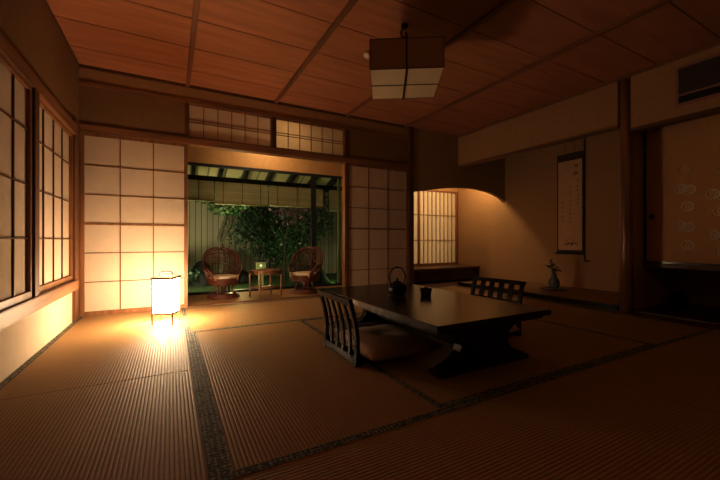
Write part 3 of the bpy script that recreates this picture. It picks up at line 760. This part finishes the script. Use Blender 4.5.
# ---- small bamboo side table
st = thing('bamboo_side_table', 'small bamboo side table with lower shelf between the rattan chairs', 'side table', (1.09, 4.60, .005), .30)
m = MB()
for i in range(9):
    x = -.14+i*.035; m.tube([(x, -.12, .335), (x, .12, .335)], .0165, 6)
m.build('table_top', BAMBOO, st, True)
m = MB(); q4 = [(-.16, -.135), (.16, -.135), (.16, .135), (-.16, .135)]
for z_ in (.335, .305): m.tube([(x, y, z_) for x, y in q4], .011, 8, closed=True)
m.build('top_frame', BAMBOO, st, True)
for x, y in q4: MB().tube([(x*.95, y*.95, 0), (x*.95, y*.95, .33)], .013, 8).build('leg', BAMBOO, st, True)
m = MB()
for i in range(8): x = -.125+i*.0357; m.tube([(x, -.12, .12), (x, .12, .12)], .008, 6)
m.tube([(x*.95, y*.95, .12) for x, y in q4], .009, 8, closed=True); m.build('lower_shelf', BAMBOO, st, True)

# ------------------------------------------------------------ garden
GZ = -.12
slabel(MB().box(-6, 10, YE+.05, 14, GZ-.1, GZ).build('ground_garden', GRASS), 'mossy green garden ground beyond the glass', 'ground')
slabel(MB().box(-3, 6.0, YE+.055, YE+.16, GZ, -.05).build('trim_24', wood('outer_deck', (.06, .045, .03), 0)), 'dark narrow outer deck outside the glass', 'deck')
fe = thing('board_fence', 'tall pale board fence closing the garden', 'fence', (1.5, 8.3, GZ))
MB().box(-6, 6, 0, .03, 0, 2.35).build('boards', FENCE, fe)
for z_ in (.5, 1.3, 2.1): MB().box(-6, 6, .031, .06, z_, z_+.05).build('rail', BARK, fe)
# eaves
sf = MB(); sf.prism([(YE+.06, 2.32), (6.9, 1.80), (6.9, 1.82), (YE+.06, 2.34)], 0, -3, 6); 
slabel(sf.build('roof_soffit', SOFFIT), 'sloping boarded eaves soffit outside', 'eaves')
for i, x in enumerate([-1.35+.42*k for k in range(12)]):
    z_ = lambda y: 2.32-(y-YE-.06)*.322
    slabel(MB().prism([(YE+.06, z_(YE+.06)-.11), (6.75, z_(6.75)-.11), (6.75, z_(6.75)-.002), (YE+.06, z_(YE+.06)-.002)], 0, x-.028, x+.028).build('roof_rafter', BLACKM), 'dark rafter under the outside eaves', 'rafter')
slabel(MB().box(-3, 6, 6.22, 6.30, 1.69, 1.79).build('roof_beam', BLACKM), 'long dark beam under the outside eaves', 'beam')
for i, (x0, x1, zb_, lab) in enumerate(((-.9, .62, 1.375, 'rolled bamboo blind under the eaves, leftmost one'), (.635, 1.50, 1.335, 'bamboo blind under the eaves above the left rattan chair'), (1.515, 2.54, 1.345, 'bamboo blind under the eaves left of the black post'), (2.67, 3.9, 1.30, 'bamboo blind under the eaves right of the black post'))):
    b = thing('bamboo_blind', lab, 'blind', ((x0+x1)/2, 6.16, 0), 0, 'bamboo blinds under the eaves')
    hw = (x1-x0)/2
    MB().box(-hw, hw, -.003, .003, zb_, 1.70).build('slats', SUDARE, b)
    MB().tube([(-hw, -.005, zb_), (hw, -.005, zb_)], .012, 8).build('bottom_bar', plain('blind_bar', (.55, .52, .30), .6), b, True)
    for f_ in (-.7, 0, .7): MB().box(f_*hw-.004, f_*hw+.004, -.008, -.004, zb_, 1.70).build('tape', BARK, b)

def shrub(label, loc, blobs, n, mat, seed, name='garden_shrub', cat='shrub', trunk=None, leaf=.06, group='garden planting'):
    r_ = random.Random(seed)
    o = thing(name, label, cat, loc, 0, group)
    m = MB()
    for _ in range(n):
        bc, br = r_.choice(blobs)
        d = Vector((r_.gauss(0, 1), r_.gauss(0, 1), r_.gauss(0, 1))).normalized()*(r_.random()**.45)
        p = Vector(bc)+Vector((d.x*br[0], d.y*br[1], d.z*br[2]))
        L_ = leaf*r_.uniform(.6, 1.4)
        a_ = Vector((r_.gauss(0, 1), r_.gauss(0, 1), r_.gauss(-.2, .7))).normalized(); s_ = a_.cross(Vector((r_.gauss(0, 1), r_.gauss(0, 1), r_.gauss(0, 1)))).normalized()*L_*.27
        m.quad(p, p+a_*L_*.5+s_, p+a_*L_, p+a_*L_*.5-s_)
    m.build('foliage', mat, o)
    m = MB()
    for path, ra in (trunk or []):
        m.tube(path, [ra*(1-.55*i/(len(path)-1)) for i in range(len(path))], 8)
    if trunk: m.build('trunk', BARK, o, True)
    else: m.bm.free()
    return o
shrub('slender garden tree rising behind the left rattan chair', (.83, 6.9, GZ), [((-.25, 0, 1.75), (.5, .3, .25)), ((.25, 0, 1.9), (.5, .3, .3)), ((.1, 0, 1.5), (.35, .25, .2))], 1500, LEAF2, 1, 'garden_tree', 'tree', [([(0, 0, 0), (.03, 0, .5), (-.04, 0, .9), (.08, 0, 1.3), (-.1, 0, 1.7)], .055), ([(.0, 0, .85), (.18, 0, 1.2), (.2, 0, 1.6)], .035)], leaf=.08)
shrub('dark dense bush in the middle of the garden view', (1.68, 7.84, GZ), [((-.2, 0, 1.2), (.5, .35, .6)), ((.3, 0, 1.5), (.5, .35, .45)), ((.25, 0, .75), (.45, .35, .5))], 3200, LEAF, 2, leaf=.08, trunk=[([(0, 0, 0), (.05, 0, .6), (0, 0, 1.2)], .03), ([(.25, 0, 0), (.28, 0, .6), (.35, 0, 1.2)], .02)])
shrub('dark broad bush behind the right rattan chair', (2.42, 7.15, GZ), [((-.2, 0, .9), (.5, .35, .6)), ((.3, 0, 1.3), (.5, .35, .55)), ((0, 0, 1.7), (.6, .3, .3))], 3200, LEAF, 3, leaf=.08, trunk=[([(0, 0, 0), (-.05, 0, .6), (0, 0, 1.2)], .03)])
shrub('reddish leaved bush between the dark garden bushes', (1.93, 6.6, GZ), [((0, 0, 1.45), (.28, .2, .35)), ((.3, 0, 1.5), (.2, .2, .3))], 420, LEAF3, 4, leaf=.06, trunk=[([(0, 0, 0), (0, 0, .7), (.1, 0, 1.4)], .02)])
shrub('low dark bush at the left edge of the garden', (.05, 7.0, GZ), [((0, 0, .22), (.4, .25, .22))], 700, LEAF, 5, leaf=.06)
shrub('sparse young tree with forked stem near the green bamboo pole', (3.40, 6.5, GZ), [((0, 0, 1.75), (.4, .3, .25)), ((.1, 0, .2), (.4, .3, .3))], 450, LEAF2, 6, 'garden_tree', 'tree', [([(.0, 0, 0), (.02, 0, .8), (-.15, 0, 1.3), (-.2, 0, 1.7)], .03), ([(.02, 0, .8), (.15, 0, 1.2), (.2, 0, 1.7)], .02)])
shrub('tall dark hedge mass at the right of the garden', (4.3, 7.6, GZ), [((0, 0, 1.0), (.6, .4, .9))], 2000, LEAF, 8, leaf=.08)
bp = thing('bamboo_pole', 'upright yellow-green bamboo pole outside the glass on the right', 'bamboo pole', (2.62, 5.62, -.06))
m = MB(); pts = []; rs = []
for i in range(9):
    z_ = i*.26; pts += [(0, 0, z_), (0, 0, z_+.012), (0, 0, z_+.024)]; rs += [.032, .037, .032]
m.tube(pts, rs, 14); m.build('culm', GBAMBOO, bp, True)
def rock(label, loc, s, seed):
    r_ = random.Random(seed); bm = bmesh.new(); bmesh.ops.create_icosphere(bm, subdivisions=3, radius=1)
    ph = [r_.uniform(0, 6) for _ in range(3)]
    for v in bm.verts:
        k = 1+.14*math.sin(3*v.co.x+ph[0])+.12*math.sin(4*v.co.y+ph[1])+.1*math.sin(5*v.co.z+ph[2])
        v.co = Vector((v.co.x*s[0]*k, v.co.y*s[1]*k, max(-.1, v.co.z*k)*s[2]))
    mb = MB(); mb.bm.free(); mb.bm = bm
    o = mb.build('garden_rock', STONE, None, True); o.location = loc; tag(o, label, 'rock', 'garden rocks')
rock('dark rounded rock at the left of the garden lawn', (.50, 7.35, GZ+.03), (.24, .2, .40), 1)
rock('dark low rock behind the left rattan chair', (1.12, 7.3, GZ+.03), (.30, .2, .25), 2)
rock('dark rock under the garden bushes near the right chair', (2.3, 6.2, GZ+.03), (.4, .25, .30), 3)
rock('dark rock at the foot of the black outside post', (3.0, 5.95, GZ+.03), (.3, .25, .28), 4)
gl = thing('garden_lamp', 'small pale stone garden lamp with a lit window', 'garden lamp', (1.42, 6.35, GZ), -.2)
MB().box(-.05, .05, -.05, .05, 0, .34, .006).build('pillar', plain('pale_stone', (.40, .42, .26), .9, noise=.2, nscale=30), gl)
MB().box(-.09, .09, -.07, .07, .34, .47, .008).build('lamp_house', plain('pale_stone_head', (.45, .45, .28), .9, noise=.2, nscale=30), gl)
MB().box(-.018, .018, -.074, -.0705, .39, .425).build('lit_window', GLOW, gl)
MB().prism([(-.10, .47), (.10, .47), (.05, .495), (-.05, .495)], 1, -.10, .10).build('cap', STONE, gl)

# ------------------------------------------------------------ lights
def light(name, typ, loc, energy, col, size=.1, rot=None, spot=None, blend=.5, target=None, sy=None):
    d = bpy.data.lights.new(name, typ); d.energy = energy; d.color = col
    if typ == 'AREA':
        d.size = size
        if sy: d.shape = 'RECTANGLE'; d.size_y = sy
    else: d.shadow_soft_size = size
    if spot: d.spot_size = spot; d.spot_blend = blend
    o = bpy.data.objects.new(name, d); C.objects.link(o); o.location = loc
    if target: o.rotation_euler = (Vector(target)-Vector(loc)).to_track_quat('-Z', 'Y').to_euler()
    return o
WARM = (1, .66, .36)
light('lantern_bulb_light', 'POINT', (-.035, 3.58, .27), 13, WARM, .03)
light('lantern_floor_light', 'POINT', (-.035, 3.58, .115), .7, WARM, .03)
light('engawa_light', 'AREA', (1.25, 4.72, 2.34), 6.5, (1, .72, .42), .25, target=(1.15, 4.8, 0))
light('back_room_fill', 'POINT', (1.4, -.9, 1.9), 3, (1, .55, .26), .35)
light('lintel_light', 'SPOT', (1.15, 5.05, 2.3), .8, (1, .78, .48), .03, spot=1.6, target=(1.15, 5.22, 1.75))
light('niche_light_left', 'POINT', (4.15, 4.58, 1.93), 9, (1, .74, .42), .04)
light('niche_light_right', 'POINT', (4.75, 4.58, 1.93), 9, (1, .74, .42), .04)
light('behind_niche', 'AREA', (4.3, YW+.32, 1.0), 6.5, (1, .84, .62), 1.7, target=(4.3, YW, 1.0))
light('garden_flood', 'SPOT', (-.6, 5.9, .0), 85, (1, .88, .62), .15, spot=1.9, blend=.8, target=(1.3, 8.0, 1.1))
light('garden_eaves_fill', 'POINT', (.9, 5.6, .25), 5, (1, .88, .42), .1)  # added fill outside the glass to brighten the blinds, no fixture here
light('garden_lawn_fill', 'POINT', (1.0, 6.3, .9), 4, (.9, .9, .55), .1)  # added fill so the mossy ground is lit, not a real lamp
light('garden_right', 'POINT', (2.95, 6.2, .1), 3, (.55, .8, .3), .1)
w = bpy.data.worlds.new('night'); bpy.context.scene.world = w; w.use_nodes = True
w.node_tree.nodes['Background'].inputs[0].default_value = (.01, .012, .02, 1)
w.node_tree.nodes['Background'].inputs[1].default_value = .15

# ------------------------------------------------------------ camera
cd = bpy.data.cameras.new('camera'); cd.sensor_width = 36; cd.lens = 349.3/720*36; cd.clip_start = .02
co = bpy.data.objects.new('camera', cd); C.objects.link(co)
co.location = (0, 0, .74); co.rotation_euler = (PI/2, 0, -math.radians(28.45))
bpy.context.scene.camera = co
vs_ = bpy.context.scene.view_settings; vs_.view_transform = 'Standard'; vs_.look = 'None'; vs_.exposure = .95; vs_.gamma = .80
